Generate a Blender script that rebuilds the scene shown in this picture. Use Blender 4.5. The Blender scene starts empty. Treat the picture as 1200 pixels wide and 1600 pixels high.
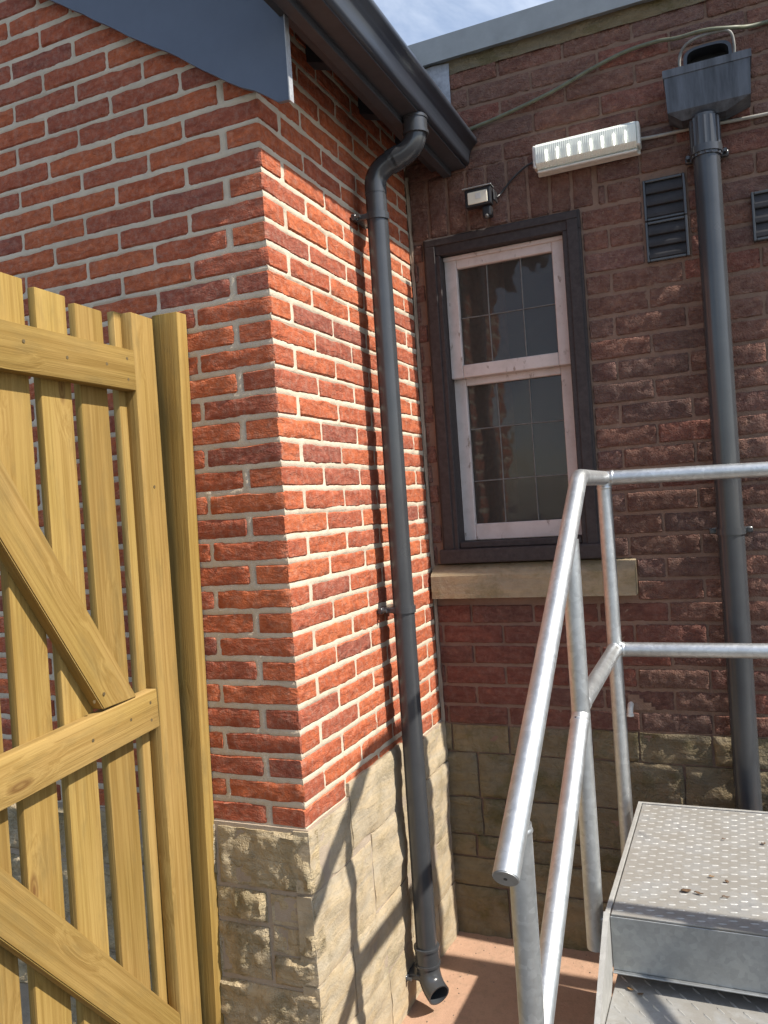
import bpy, bmesh, math, random
from mathutils import Vector, Matrix, noise
R = math.radians
random.seed(7)
SC = bpy.context.scene
COL = SC.collection

# ------------------------------------------------------------------ camera
YAW, PITCH, ROLL = -0.4098, -0.006, -0.0675
F_ = Vector((math.sin(YAW)*math.cos(PITCH), math.cos(YAW)*math.cos(PITCH), math.sin(PITCH)))
Rt = Vector((math.cos(YAW), -math.sin(YAW), 0)); Up = Rt.cross(F_)
c_, s_ = math.cos(ROLL), math.sin(ROLL)
r_ = c_*Rt + s_*Up; u_ = -s_*Rt + c_*Up
CAM = Vector((1.0714, -1.8240, 1.6262))
cd = bpy.data.cameras.new('camera'); cam = bpy.data.objects.new('camera', cd); COL.objects.link(cam)
M3 = Matrix((r_, u_, -F_)).transposed()
cam.matrix_world = Matrix.Translation(CAM) @ M3.to_4x4()
cd.sensor_fit = 'HORIZONTAL'; cd.sensor_width = 36; cd.lens = 36*1266.56/1200
cd.clip_start = .05; cd.clip_end = 500
SC.camera = cam

# ------------------------------------------------------------------ light
TAN_EL, DELTA = 1.145, R(3.5)
SUN = Vector((math.cos(DELTA), -math.sin(DELTA), TAN_EL)).normalized()
ld = bpy.data.lights.new('sun', 'SUN'); ld.energy = 5.0; ld.angle = R(.8); ld.color = (1, .93, .82)
sun = bpy.data.objects.new('sun', ld); COL.objects.link(sun)
sun.rotation_euler = SUN.to_track_quat('Z', 'Y').to_euler(); sun.location = (6, -2, 8)
W = bpy.data.worlds.new('World'); SC.world = W; W.use_nodes = True
wn = W.node_tree.nodes; wl = W.node_tree.links; wn.clear()
sky = wn.new('ShaderNodeTexSky'); sky.sky_type = 'NISHITA'; sky.sun_disc = False
sky.sun_elevation = math.asin(SUN.z); sky.sun_rotation = math.atan2(SUN.x, SUN.y)
sky.air_density = 1.0; sky.dust_density = .7; sky.ozone_density = 1.2
tc = wn.new('ShaderNodeTexCoord'); nz = wn.new('ShaderNodeTexNoise'); nz.inputs['Scale'].default_value = 3.2
nz.inputs['Detail'].default_value = 7; nz.inputs['Roughness'].default_value = .62; nz.inputs['Distortion'].default_value = .6
wl.new(tc.outputs['Generated'], nz.inputs['Vector'])
cr = wn.new('ShaderNodeValToRGB'); cr.color_ramp.elements[0].position = .43; cr.color_ramp.elements[1].position = .88
wl.new(nz.outputs['Fac'], cr.inputs['Fac'])
mx = wn.new('ShaderNodeMix'); mx.data_type = 'RGBA'
wl.new(cr.outputs['Color'], mx.inputs[0]); wl.new(sky.outputs['Color'], mx.inputs[6]); mx.inputs[7].default_value = (7.6, 8.0, 8.6, 1)
bg = wn.new('ShaderNodeBackground'); bg.inputs['Strength'].default_value = .125
wl.new(mx.outputs[2], bg.inputs['Color'])
wo = wn.new('ShaderNodeOutputWorld'); wl.new(bg.outputs['Background'], wo.inputs['Surface'])
vs = SC.view_settings; vs.view_transform = 'Standard'; vs.look = 'None'; vs.gamma = 1; vs.exposure = 0.62
vs.use_curve_mapping = False
SC.cycles.max_bounces = 6; SC.cycles.diffuse_bounces = 3; SC.cycles.glossy_bounces = 3; SC.cycles.transparent_max_bounces = 6; SC.cycles.transmission_bounces = 4

# ------------------------------------------------------------------ materials
class NT:
    def __init__(s, name):
        s.m = bpy.data.materials.new(name); s.m.use_nodes = True
        s.n = s.m.node_tree.nodes; s.l = s.m.node_tree.links; s.n.clear()
        s.out = s.n.new('ShaderNodeOutputMaterial'); s.b = s.n.new('ShaderNodeBsdfPrincipled')
        s.l.new(s.b.outputs[0], s.out.inputs['Surface'])
    def node(s, t, **k):
        x = s.n.new(t)
        for a, v in k.items(): setattr(x, a, v)
        return x
    def set(s, sock, v):
        if isinstance(v, bpy.types.NodeSocket): s.l.new(v, sock)
        else: sock.default_value = v
    def pos(s): return s.node('ShaderNodeNewGeometry').outputs['Position']
    def obj(s): return s.node('ShaderNodeTexCoord').outputs['Object']
    def rand(s):
        a = s.node('ShaderNodeObjectInfo').outputs['Random']; b = s.node('ShaderNodeNewGeometry').outputs['Random Per Island']
        m = s.math('ADD', a, s.math('MULTIPLY', b, 7.31)); return s.math('FRACT', m)
    def math(s, op, a, b=None):
        x = s.node('ShaderNodeMath', operation=op); s.set(x.inputs[0], a)
        if b is not None: s.set(x.inputs[1], b)
        return x.outputs[0]
    def scale(s, v, k):
        x = s.node('ShaderNodeVectorMath', operation='MULTIPLY'); s.set(x.inputs[0], v); x.inputs[1].default_value = k; return x.outputs[0]
    def addv(s, a, b):
        x = s.node('ShaderNodeVectorMath', operation='ADD'); s.set(x.inputs[0], a); s.set(x.inputs[1], b); return x.outputs[0]
    def noise(s, v, sc, det=4, rough=.55, dist=0):
        x = s.node('ShaderNodeTexNoise'); s.set(x.inputs['Vector'], v); x.inputs['Scale'].default_value = sc
        x.inputs['Detail'].default_value = det; x.inputs['Roughness'].default_value = rough; x.inputs['Distortion'].default_value = dist
        return x.outputs['Fac']
    def voro(s, v, sc, out='Distance', feat='F1'):
        x = s.node('ShaderNodeTexVoronoi', feature=feat); s.set(x.inputs['Vector'], v); x.inputs['Scale'].default_value = sc; return x.outputs[out]
    def ramp(s, f, stops, interp='LINEAR'):
        x = s.node('ShaderNodeValToRGB'); e = x.color_ramp.elements; x.color_ramp.interpolation = interp
        while len(e) < len(stops): e.new(.5)
        for i, (p, c) in enumerate(stops):
            e[i].position = p; e[i].color = (*c, 1) if len(c) == 3 else c
        s.set(x.inputs[0], f); return x.outputs[0]
    def mix(s, f, a, b, mode='MIX'):
        x = s.node('ShaderNodeMix', data_type='RGBA', blend_type=mode); s.set(x.inputs[0], f)
        for k, v in ((6, a), (7, b)):
            if isinstance(v, tuple) and len(v) == 3: v = (*v, 1)
            s.set(x.inputs[k], v)
        return x.outputs[2]
    def bump(s, h, dist, strength=1, prev=None):
        x = s.node('ShaderNodeBump'); s.set(x.inputs['Height'], h); x.inputs['Distance'].default_value = dist; x.inputs['Strength'].default_value = strength
        if prev is not None: s.l.new(prev, x.inputs['Normal'])
        return x.outputs[0]
    def fin(s, col, rough=.8, metal=0, nrm=None, spec=.5):
        if isinstance(col, tuple): col = (*col[:3], 1)
        s.set(s.b.inputs['Base Color'], col); s.set(s.b.inputs['Roughness'], rough); s.set(s.b.inputs['Metallic'], metal)
        s.b.inputs['Specular IOR Level'].default_value = spec
        if nrm is not None: s.l.new(nrm, s.b.inputs['Normal'])
        return s.m

def brick_mat(name, stops, bump1, bump2, rough=.78, stain=None, lime=None, fs=230):
    t = NT(name); p = t.pos(); rnd = t.rand()
    base = t.ramp(rnd, stops)
    n1 = t.noise(p, 46, 4, .68); n2 = t.noise(t.scale(p, (1, 1, 2.6)), 17, 3, .6, .8); n3 = t.noise(p, fs, 3 if fs < 200 else 2, .6)
    c = t.mix(t.ramp(n2, [(.34, (0, 0, 0)), (.66, (1, 1, 1))]), base, t.mix(1, base, (.66, .60, .62), 'MULTIPLY'))
    c = t.mix(t.ramp(n1, [(.52, (0, 0, 0)), (.75, (1, 1, 1))]), c, t.mix(1, c, (1.4, 1.35, 1.2), 'MULTIPLY'))
    c = t.mix(t.ramp(n3, [(.60, (0, 0, 0)), (.78, (.75, .75, .75))]), c, t.mix(1, c, (.42, .38, .42), 'MULTIPLY'))
    if lime:
        l = t.noise(p, 52, 3, .75); c = t.mix(t.ramp(l, [(.46, (0, 0, 0)), (.80, (lime, lime, lime))]), c, (.50, .40, .32))
    if stain:
        l = t.noise(p, 2.3, 5, .6); c = t.mix(t.ramp(l, [(.42, (0, 0, 0)), (.68, (stain, stain, stain))]), c, (.035, .032, .028))
    h = t.math('ADD', t.math('MULTIPLY', n1, .8), t.math('MULTIPLY', n2, 1.2))
    b = t.bump(h, bump1, 1); b = t.bump(n3, bump2, 1, b)
    return t.fin(c, rough, 0, b, .18)

def mortar_mat(name, c0, c1, bd=.004):
    t = NT(name); p = t.pos()
    n = t.noise(p, 24, 6, .7); f = t.noise(p, 320, 3, .7); g = t.noise(p, 7, 4, .65)
    c = t.mix(n, c0, c1); c = t.mix(t.ramp(g, [(.4, (0, 0, 0)), (.7, (.45, .45, .45))]), c, tuple(x*.55 for x in c0))
    sp = t.voro(p, 420); c = t.mix(t.ramp(sp, [(.1, (.5, .5, .5)), (.22, (0, 0, 0))]), c, tuple(x*.45 for x in c1))
    b = t.bump(n, bd, 1); b = t.bump(f, bd*.35, 1, b)
    return t.fin(c, .92, 0, b, .2)

def stone_mat(name, cols, moss, bd=.007, band=1.0):
    t = NT(name); p = t.pos(); rnd = t.rand()
    base = t.ramp(rnd, [(0, cols[0]), (.5, cols[1]), (1, cols[2])])
    bands = t.noise(t.scale(p, (1.0, 1.0, 6.0)), 6*band, 3, .55, 1.0)
    n = t.noise(p, 30, 6, .65); f = t.noise(p, 260, 3, .6)
    c = t.mix(t.ramp(bands, [(.35, (0, 0, 0)), (.68, (.8, .8, .8))]), base, t.mix(1, base, (1.22, 1.12, .95), 'MULTIPLY'))
    c = t.mix(t.ramp(n, [(.35, (.5, .5, .5)), (.55, (0, 0, 0))]), c, t.mix(1, c, (.74, .72, .68), 'MULTIPLY'))
    m = t.noise(p, 7, 6, .7, .4); c = t.mix(t.ramp(m, [(.5, (0, 0, 0)), (.68, (moss, moss, moss))]), c, (.12, .105, .035))
    ch_ = t.math('MULTIPLY', t.noise(p, 75, 4, .7, .6), t.ramp(m, [(.42, (.05, .05, .05)), (.62, (1, 1, 1))]))
    b = t.bump(t.math('ADD', n, t.math('MULTIPLY', bands, .8)), bd, 1); b = t.bump(ch_, bd*1.3, 1, b); b = t.bump(f, .0010, 1, b)
    return t.fin(c, .88, 0, b, .25)

def plain_mat(name, col, rough=.45, metal=0, dirt=.25, bd=0., sc=40, spec=.5, streak=False):
    t = NT(name); p = t.pos()
    v = t.scale(p, (1, 1, .12)) if streak else p
    n = t.noise(v, sc, 5, .65); g = t.noise(p, 6, 4, .6)
    k = tuple(min(1, x*(1+dirt*1.2)+dirt*.03) for x in col); d = tuple(x*(1-dirt) for x in col)
    c = t.mix(t.ramp(n, [(.3, (0, 0, 0)), (.75, (1, 1, 1))]), d, k)
    r = t.math('ADD', rough-.08, t.math('MULTIPLY', g, .2))
    return t.fin(c, r, metal, t.bump(n, bd, 1) if bd else None, spec)

def wood_mat(name):
    t = NT(name); o = t.obj(); rnd = t.rand()
    cx = t.node('ShaderNodeCombineXYZ'); t.set(cx.inputs[0], t.math('MULTIPLY', rnd, 9.)); t.set(cx.inputs[1], t.math('MULTIPLY', rnd, 3.)); t.set(cx.inputs[2], t.math('MULTIPLY', rnd, 5.))
    v = t.addv(o, cx.outputs[0])
    k = t.voro(t.scale(v, (2.3, .6, 7.5)), 1.0)                       # knots
    kn = t.ramp(k, [(.03, (1, 1, 1)), (.30, (0, 0, 0))])
    wv = t.addv(t.scale(v, (1.3, 62, 62)), t.scale(kn, (0, 2.2, 2.2)))
    gr = t.noise(wv, 1.5, 4, .6, .5)
    fine = t.noise(t.scale(v, (9, 420, 420)), 1, 2, .6)
    tone = t.noise(t.scale(v, (1.2, 6, 6)), 1.6, 3, .55)
    base = t.ramp(rnd, [(0, (.30, .196, .066)), (.3, (.40, .272, .094)), (.6, (.345, .224, .075)), (1, (.46, .318, .128))])
    c = t.mix(t.ramp(gr, [(.36, (0, 0, 0)), (.62, (1, 1, 1))]), t.mix(1, base, (.74, .69, .60), 'MULTIPLY'), base)
    c = t.mix(t.ramp(tone, [(.35, (0, 0, 0)), (.72, (.7, .7, .7))]), c, t.mix(1, c, (.80, .82, .62), 'MULTIPLY'))
    c = t.mix(t.math('MULTIPLY', fine, .45), c, t.mix(1, c, (.62, .58, .5), 'MULTIPLY'))
    c = t.mix(t.ramp(k, [(.035, (.9, .9, .9)), (.055, (.35, .35, .35)), (.068, (.75, .75, .75)), (.11, (0, 0, 0))]), c, (.13, .06, .02))
    st = t.noise(t.scale(v, (2.5, 9, 9)), 2.2, 4, .65); c = t.mix(t.ramp(st, [(.52, (0, 0, 0)), (.76, (.65, .65, .65))]), c, (.17, .12, .045))
    b = t.bump(gr, .0012, 1); b = t.bump(fine, .0007, 1, b)
    return t.fin(c, .88, 0, b, .15)

def galv_mat(name, col=(.56, .58, .59), rough=.36, dust=0., met=1.):
    t = NT(name); p = t.pos()
    sp = t.voro(t.addv(p, (0, 0, 0)), 85, 'Color'); g = t.noise(p, 14, 5, .6); f = t.noise(p, 90, 4, .65)
    bw = t.node('ShaderNodeRGBToBW'); t.l.new(sp, bw.inputs[0])
    c = t.mix(bw.outputs[0], tuple(x*.86 for x in col), tuple(min(1, x*1.12) for x in col))
    c = t.mix(t.ramp(g, [(.42, (0, 0, 0)), (.7, (.7, .7, .7))]), c, tuple(x*.74 for x in col))
    rr = t.math('ADD', rough-.06, t.math('MULTIPLY', f, .22)); metal = met
    if dust:
        d = t.noise(p, 9, 6, .68, .3); m = t.ramp(d, [(.22, (0, 0, 0)), (.55, (dust, dust, dust))])
        c = t.mix(m, c, (.225, .215, .195)); metal = t.math('SUBTRACT', met, t.math('MULTIPLY', m, .9*met)); rr = t.math('ADD', rr, t.math('MULTIPLY', m, .35))
    b = t.bump(f, .0006, .6)
    return t.fin(c, rr, metal, b)

MAT = {}
MAT['brick'] = brick_mat('handmade_red_brick', [(0, (.42, .110, .050)), (.35, (.49, .138, .058)), (.65, (.41, .110, .054)), (.92, (.345, .100, .058)), (1, (.29, .092, .062))], .0045, .0018, .82, None, .34)
MAT['mortar'] = mortar_mat('lime_mortar', (.56, .47, .36), (.66, .57, .45))
MAT['old_brick'] = brick_mat('old_brown_brick', [(0, (.24, .130, .098)), (.35, (.275, .134, .098)), (.6, (.255, .142, .108)), (.85, (.215, .130, .110)), (1, (.295, .120, .087))], .0070, .010, .92, .40, .25, 170)
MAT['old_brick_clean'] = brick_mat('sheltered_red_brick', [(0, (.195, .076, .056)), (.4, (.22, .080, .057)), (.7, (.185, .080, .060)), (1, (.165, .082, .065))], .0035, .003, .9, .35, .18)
MAT['old_mortar'] = mortar_mat('old_brown_mortar', (.235, .150, .110), (.28, .182, .135), .007)
MAT['stone'] = stone_mat('buff_sandstone', [(.38, .315, .215), (.42, .35, .245), (.355, .295, .19)], .5, .008)
MAT['stone_side'] = stone_mat('smooth_buff_sandstone', [(.385, .33, .245), (.41, .35, .26), (.37, .315, .23)], .28, .0028)
MAT['stone_mortar'] = mortar_mat('buff_mortar', (.37, .30, .23), (.43, .355, .275))
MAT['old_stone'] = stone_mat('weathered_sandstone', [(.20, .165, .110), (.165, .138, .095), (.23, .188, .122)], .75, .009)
MAT['sill_stone'] = stone_mat('sill_sandstone', [(.33, .275, .19), (.33, .275, .19), (.33, .275, .19)], .5, .003)
MAT['wood'] = wood_mat('treated_softwood')
MAT['galv'] = galv_mat('galvanised_steel', (.58, .60, .61), .44)
MAT['galv_dusty'] = galv_mat('dusty_galvanised_plate', (.50, .51, .51), .46, 1.0)
MAT['galv_edge'] = galv_mat('pale_galvanised_edge', (.50, .50, .48), .45, .5, .55)
MAT['galv_dull'] = galv_mat('dull_galvanised_sheet', (.40, .42, .43), .46, .25)
MAT['pvc'] = plain_mat('anthracite_plastic', (.044, .047, .052), .22, 0, .10, 0, 9, .6)
MAT['gutter'] = plain_mat('anthracite_gutter', (.038, .045, .060), .30, 0, .05, 0, 3)
MAT['panel'] = plain_mat('slate_blue_panel', (.085, .105, .15), .38, 0, .10, 0, 5)
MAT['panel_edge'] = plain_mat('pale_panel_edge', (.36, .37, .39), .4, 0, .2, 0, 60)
MAT['hopper'] = plain_mat('streaked_grey_hopper', (.052, .060, .075), .42, 0, .6, 0, 34, .5, True)
MAT['board'] = plain_mat('dark_eaves_board', (.042, .044, .052), .5, 0, .12, 0, 25)
MAT['louvre'] = plain_mat('dark_louvre', (.035, .034, .037), .65, 0, .2, 0, 30, .3)
MAT['black'] = plain_mat('black_plastic', (.018, .018, .02), .42, 0, .2)
MAT['coping'] = plain_mat('grey_coping_sheet', (.19, .215, .235), .5, 0, .14, 0, 8)
MAT['lead'] = plain_mat('lead_flashing', (.30, .32, .36), .55, 0, .35, .002, 30)
MAT['frame'] = plain_mat('dark_painted_timber', (.046, .037, .036), .6, 0, .22, .0006, 60, .25)
MAT['render'] = plain_mat('dark_room', (.035, .03, .027), .9, 0, .2)
MAT['curtain'] = plain_mat('brown_curtain', (.16, .10, .07), .9, 0, .3)
MAT['came'] = plain_mat('lead_came', (.15, .145, .135), .5, 0, .25)
MAT['green_cable'] = plain_mat('green_cable', (.12, .128, .082), .5, 0, .25)
MAT['grey_cable'] = plain_mat('grey_cable', (.33, .31, .27), .5, 0, .2)
MAT['loop_cable'] = plain_mat('dusty_grey_cable', (.17, .165, .15), .6, 0, .3)
MAT['white'] = plain_mat('white_plastic', (.66, .65, .60), .4, 0, .12)
MAT['leaf'] = plain_mat('dry_leaf', (.10, .055, .025), .85, 0, .5, .001, 200)
MAT['screw'] = plain_mat('brown_screw', (.20, .15, .075), .5, .6, .3)
MAT['straw'] = plain_mat('dry_twig', (.26, .15, .06), .85, 0, .4)
def sash_mat():
    t = NT('weathered_pink_white_paint'); p = t.pos()
    n = t.noise(t.scale(p, (1, 1, .5)), 34, 6, .7); g = t.noise(p, 130, 4, .65)
    c = t.mix(t.noise(p, 8, 4, .6), (.57, .49, .46), (.65, .58, .545))
    c = t.mix(t.ramp(n, [(.60, (0, 0, 0)), (.66, (.85, .85, .85))]), c, (.24, .17, .13))
    c = t.mix(t.ramp(t.noise(p, 16, 4, .6), [(.45, (0, 0, 0)), (.75, (.5, .5, .5))]), c, (.36, .29, .25))
    return t.fin(c, .6, 0, t.bump(t.math('ADD', n, t.math('MULTIPLY', g, .3)), .001, 1), .35)
MAT['sash'] = sash_mat()
def glass_mat():
    t = NT('old_window_glass'); p = t.pos()
    tr = t.node('ShaderNodeBsdfTransparent'); tr.inputs[0].default_value = (.62, .60, .56, 1)
    gl = t.node('ShaderNodeBsdfGlossy'); gl.inputs['Roughness'].default_value = .04; gl.inputs['Color'].default_value = (.9, .9, .9, 1)
    fr = t.node('ShaderNodeFresnel'); fr.inputs['IOR'].default_value = 1.45
    b = t.bump(t.noise(p, 9, 2, .5), .002, .5); t.l.new(b, gl.inputs['Normal'])
    du = t.node('ShaderNodeBsdfDiffuse'); du.inputs[0].default_value = (.105, .092, .080, 1)
    m0 = t.node('ShaderNodeMixShader'); m0.inputs[0].default_value = .45; t.l.new(tr.outputs[0], m0.inputs[1]); t.l.new(du.outputs[0], m0.inputs[2])
    mx = t.node('ShaderNodeMixShader'); t.l.new(fr.outputs[0], mx.inputs[0]); t.l.new(m0.outputs[0], mx.inputs[1]); t.l.new(gl.outputs[0], mx.inputs[2])
    t.l.new(mx.outputs[0], t.out.inputs['Surface']); t.n.remove(t.b); return t.m
MAT['glass'] = glass_mat()
def diffuser_mat():
    t = NT('reeded_diffuser'); p = t.pos()
    w = t.math('SINE', t.math('MULTIPLY', t.node('ShaderNodeSeparateXYZ').outputs[0], 1.))
    sx = [n for n in t.n if n.type == 'SEPXYZ'][0]; t.l.new(p, sx.inputs[0])
    w = t.math('SINE', t.math('MULTIPLY', sx.outputs[0], 900.))
    b = t.bump(w, .0010, .35); m = t.fin((.86, .90, .82), .25, 0, b)
    t.b.inputs['Transmission Weight'].default_value = .12; t.b.inputs['IOR'].default_value = 1.3
    return m
MAT['diffuser'] = diffuser_mat()
def emit_mat(name, col, s):
    t = NT(name); m = t.fin(col, .3); t.b.inputs['Emission Color'].default_value = (*col, 1); t.b.inputs['Emission Strength'].default_value = s; return m
MAT['led'] = emit_mat('lit_led', (1, .97, .88), 1.6)
def floodlens_mat():
    t = NT('flood_lens'); m = t.fin((.84, .79, .64), .12); return m  # yellowish LED panel, paled so the colour carries a warm white reflection
MAT['flood_lens'] = floodlens_mat()
def ground_mat():
    t = NT('pink_sandstone_paving'); p = t.pos()
    n = t.noise(p, 5, 7, .7); f = t.noise(p, 160, 4, .7); g = t.noise(p, 26, 5, .65)
    c = t.mix(n, (.36, .215, .145), (.46, .30, .21)); c = t.mix(t.ramp(g, [(.5, (0, 0, 0)), (.75, (.6, .6, .6))]), c, (.27, .19, .13))
    c = t.mix(t.ramp(f, [(.55, (0, 0, 0)), (.8, (.6, .6, .6))]), c, (.14, .10, .075))
    return t.fin(c, .9, 0, t.bump(g, .004, 1, t.bump(f, .0012, 1)), .25)
MAT['ground'] = ground_mat()
def gravel_mat():
    t = NT('dark_gravel'); p = t.pos(); v = t.voro(p, 75); cc = t.voro(p, 75, 'Color')
    bw = t.node('ShaderNodeRGBToBW'); t.l.new(cc, bw.inputs[0])
    c = t.mix(bw.outputs[0], (.09, .075, .06), (.25, .20, .16))
    return t.fin(c, .9, 0, t.bump(t.math('SUBTRACT', 1., v), .008, 1), .3)
MAT['gravel'] = gravel_mat()

def added_tarmac_mat():
    t = NT('added_dark_tarmac'); p = t.pos(); v = t.voro(p, 130); n = t.noise(p, 1.5, 5, .6)  # dark surface for unseen ground, added to weaken bounced light
    c = t.mix(n, (.075, .071, .068), (.125, .117, .108))
    return t.fin(c, .9, 0, t.bump(v, .004, 1), .3)
MAT['added_tarmac'] = added_tarmac_mat()

# ------------------------------------------------------------------ mesh helpers
def mesh_obj(name, verts, faces, mat, parent=None, smooth=False):
    me = bpy.data.meshes.new(name); me.from_pydata(verts, [], faces); me.update()
    if smooth: me.polygons.foreach_set('use_smooth', [True]*len(me.polygons))
    me.materials.append(MAT[mat] if isinstance(mat, str) else mat)
    o = bpy.data.objects.new(name, me); COL.objects.link(o)
    if parent: o.parent = parent
    return o
def bm_obj(name, bm, mat, parent=None, smooth=None):
    me = bpy.data.meshes.new(name); bmesh.ops.recalc_face_normals(bm, faces=bm.faces); bm.to_mesh(me); bm.free()
    me.materials.append(MAT[mat])
    o = bpy.data.objects.new(name, me); COL.objects.link(o)
    if parent: o.parent = parent
    if smooth is not None:
        me.polygons.foreach_set('use_smooth', [True]*len(me.polygons))
        me.set_sharp_from_angle(angle=R(smooth))
    return o
def add_box(bm, a, b, bev=0., seg=1):
    x0, y0, z0 = a; x1, y1, z1 = b
    t = bmesh.new()
    m = Matrix.Translation(((x0+x1)/2, (y0+y1)/2, (z0+z1)/2)) @ Matrix.Diagonal((abs(x1-x0), abs(y1-y0), abs(z1-z0), 1))
    bmesh.ops.create_cube(t, size=1, matrix=m)
    if bev: bmesh.ops.bevel(t, geom=list(t.edges), offset=bev, segments=seg, affect='EDGES', profile=.6)
    me = bpy.data.meshes.new('tmp'); t.to_mesh(me); t.free(); bm.from_mesh(me); bpy.data.meshes.remove(me)
def box(name, a, b, mat, parent=None, bev=.0, seg=1):
    bm = bmesh.new(); add_box(bm, a, b, bev, seg); return bm_obj(name, bm, mat, parent)
def empty(name, loc, label, cat, group=None, rz=0):
    o = bpy.data.objects.new(name, None); COL.objects.link(o); o.location = loc; o.rotation_euler = (0, 0, rz)
    o.empty_display_size = .1
    tag(o, label, cat, group); return o
def tag(o, label, cat, group=None, kind=None):
    o['label'] = label; o['category'] = cat
    if group: o['group'] = group
    if kind: o['kind'] = kind
def loc_to(o, parent):      # geometry was written in world coordinates: keep it there under an unrotated parent
    o.parent = parent; o.location = -parent.location
def smooth_path(pts, n=8):
    P = [Vector(p) for p in pts]; out = []
    for i in range(len(P)-1):
        p0 = P[max(0, i-1)]; p1 = P[i]; p2 = P[i+1]; p3 = P[min(len(P)-1, i+2)]
        for k in range(n):
            t = k/n
            out.append(.5*((2*p1)+(-p0+p2)*t+(2*p0-5*p1+4*p2-p3)*t*t+(-p0+3*p1-3*p2+p3)*t**3))
    out.append(P[-1]); return out
def add_tube(bm, pts, rad, seg=20, cap=True, rads=None):
    P = [Vector(p) for p in pts]; rings = []; up = None
    for i, p in enumerate(P):
        d = (P[min(i+1, len(P)-1)]-P[max(i-1, 0)]).normalized()
        if up is None: up = Vector((0, 0, 1)) if abs(d.z) < .9 else Vector((1, 0, 0))
        a = d.cross(up).normalized(); up = a.cross(d).normalized()
        rr = rads[i] if rads else rad
        rings.append([bm.verts.new(p+(a*math.cos(2*math.pi*k/seg)+up*math.sin(2*math.pi*k/seg))*rr) for k in range(seg)])
    for i in range(len(rings)-1):
        for k in range(seg): bm.faces.new((rings[i][k], rings[i][(k+1) % seg], rings[i+1][(k+1) % seg], rings[i+1][k]))
    if cap: bm.faces.new(rings[0][::-1]); bm.faces.new(rings[-1])
    return rings
def tube(name, pts, rad, mat, parent=None, seg=20, cap=True, rads=None):
    bm = bmesh.new(); add_tube(bm, pts, rad, seg, cap, rads); return bm_obj(name, bm, mat, parent, 40)
def arc(c, a, b, n=8):       # quadratic corner from a round c to b
    a, b, c = Vector(a), Vector(b), Vector(c)
    return [a*(1-t)**2+c*2*t*(1-t)+b*t*t for t in [i/n for i in range(n+1)]]
def fb(x, y, z, s): return noise.fractal(Vector((x*s, y*s, z*s)), .8, 2.1, 4)

# ------------------------------------------------------------------ bricks
def brick_mesh(name, L, H, T, seed, ch=.0042, jit=.0013, edge=.0023, rock=0.):
    """local: length +X from 0, front face at y=0 and depth to +Y, height +Z"""
    rg = random.Random(seed); ns = max(3, int(L/(.011 if rock else .024)))
    xs = [0, ch]+[ch+(L-2*ch)*i/ns for i in range(1, ns)]+[L-ch, L]
    V = []; Fc = []; rows = []
    skew = rg.uniform(-.0012, .0012)
    wob = [rg.uniform(0, 9) for _ in range(3)]
    for i, x in enumerate(xs):
        end = i in (0, len(xs)-1); k = ch if end else 0
        et = edge*(math.sin(x*38+wob[0])*.6+rg.uniform(-.7, .7)); eb = edge*(math.sin(x*31+wob[1])*.6+rg.uniform(-.7, .7)); y = skew*(x/L-.5)*2
        xx = x+(rg.uniform(-1, 1)*edge if not end else 0)
        prof = [(T, k), (ch+k, 0+k*.6+eb), (k*.8, ch+k*.4+eb)]
        nm = 4 if rock else 2
        for q in range(nm):
            f = (q+1)/(nm+1); bulge = (math.sin(math.pi*f)*rock*.5+rock*(.9*fb(x, f*H, seed*.37, 26)+.75*rg.uniform(-1, 1))) if (rock and not end) else 0
            prof.append((k*.8-bulge+rg.uniform(-jit, jit), ch+(H-2*ch)*f))
        prof += [(k*.8, H-ch-k*.4+et), (ch+k, H-k*.6+et), (T, H-k)]
        row = []
        for (py, pz) in prof:
            row.append(len(V)); V.append((xx+(rg.uniform(-.0012, .0012) if end else 0), py+y+(rg.uniform(-jit, jit) if py < T else 0), pz))
        rows.append(row)
    for a, b in zip(rows[:-1], rows[1:]):
        for q in range(len(a)-1): Fc.append((a[q], b[q], b[q+1], a[q+1]))
        Fc.append((a[-1], b[-1], b[0], a[0]))
    Fc.append(tuple(rows[0])); Fc.append(tuple(rows[-1][::-1]))
    me = bpy.data.meshes.new(name); me.from_pydata(V, [], Fc); me.update()
    me.polygons.foreach_set('use_smooth', [True]*len(me.polygons)); me.set_sharp_from_angle(angle=R(38))
    return me
_bc = {}
def get_brick(kind, L, H, T, mat, var, **k):
    key = (kind, round(L, 3), var)
    if key not in _bc:
        me = brick_mesh('brick_'+kind, L, H, T, hash((kind == 'a', round(L*1000), var)) & 0xffff, **k); me.materials.append(MAT[mat]); _bc[key] = me
    return _bc[key]
def in_view(p, m=30):
    d = Vector(p)-CAM; z = d.dot(F_)
    if z < .1: return False
    x = 600+1266.56*d.dot(r_)/z; y = 800-1266.56*d.dot(u_)/z
    return -m < x < 1200+m and -m < y < 1600+m
def place_brick(me, loc, rz, parent, rest, vis):
    if vis:
        o = bpy.data.objects.new('brick', me); COL.objects.link(o); o.parent = parent
        o.location = Vector(loc)-parent_origin[parent.name]; o.rotation_euler = (0, 0, rz)
    else:
        rest.append((me, Matrix.Translation(Vector(loc)-parent_origin[parent.name]) @ Matrix.Rotation(rz, 4, 'Z')))
parent_origin = {}
def flush_rest(name, rest, mat, parent):
    if not rest: return
    bm = bmesh.new()
    for me, m in rest:
        t = me.copy(); t.transform(m); bm.from_mesh(t); bpy.data.meshes.remove(t)
    me = bpy.data.meshes.new(name); bm.to_mesh(me); bm.free(); me.materials.append(MAT[mat])
    o = bpy.data.objects.new(name, me); COL.objects.link(o); o.parent = parent; o['kind'] = 'stuff'
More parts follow.
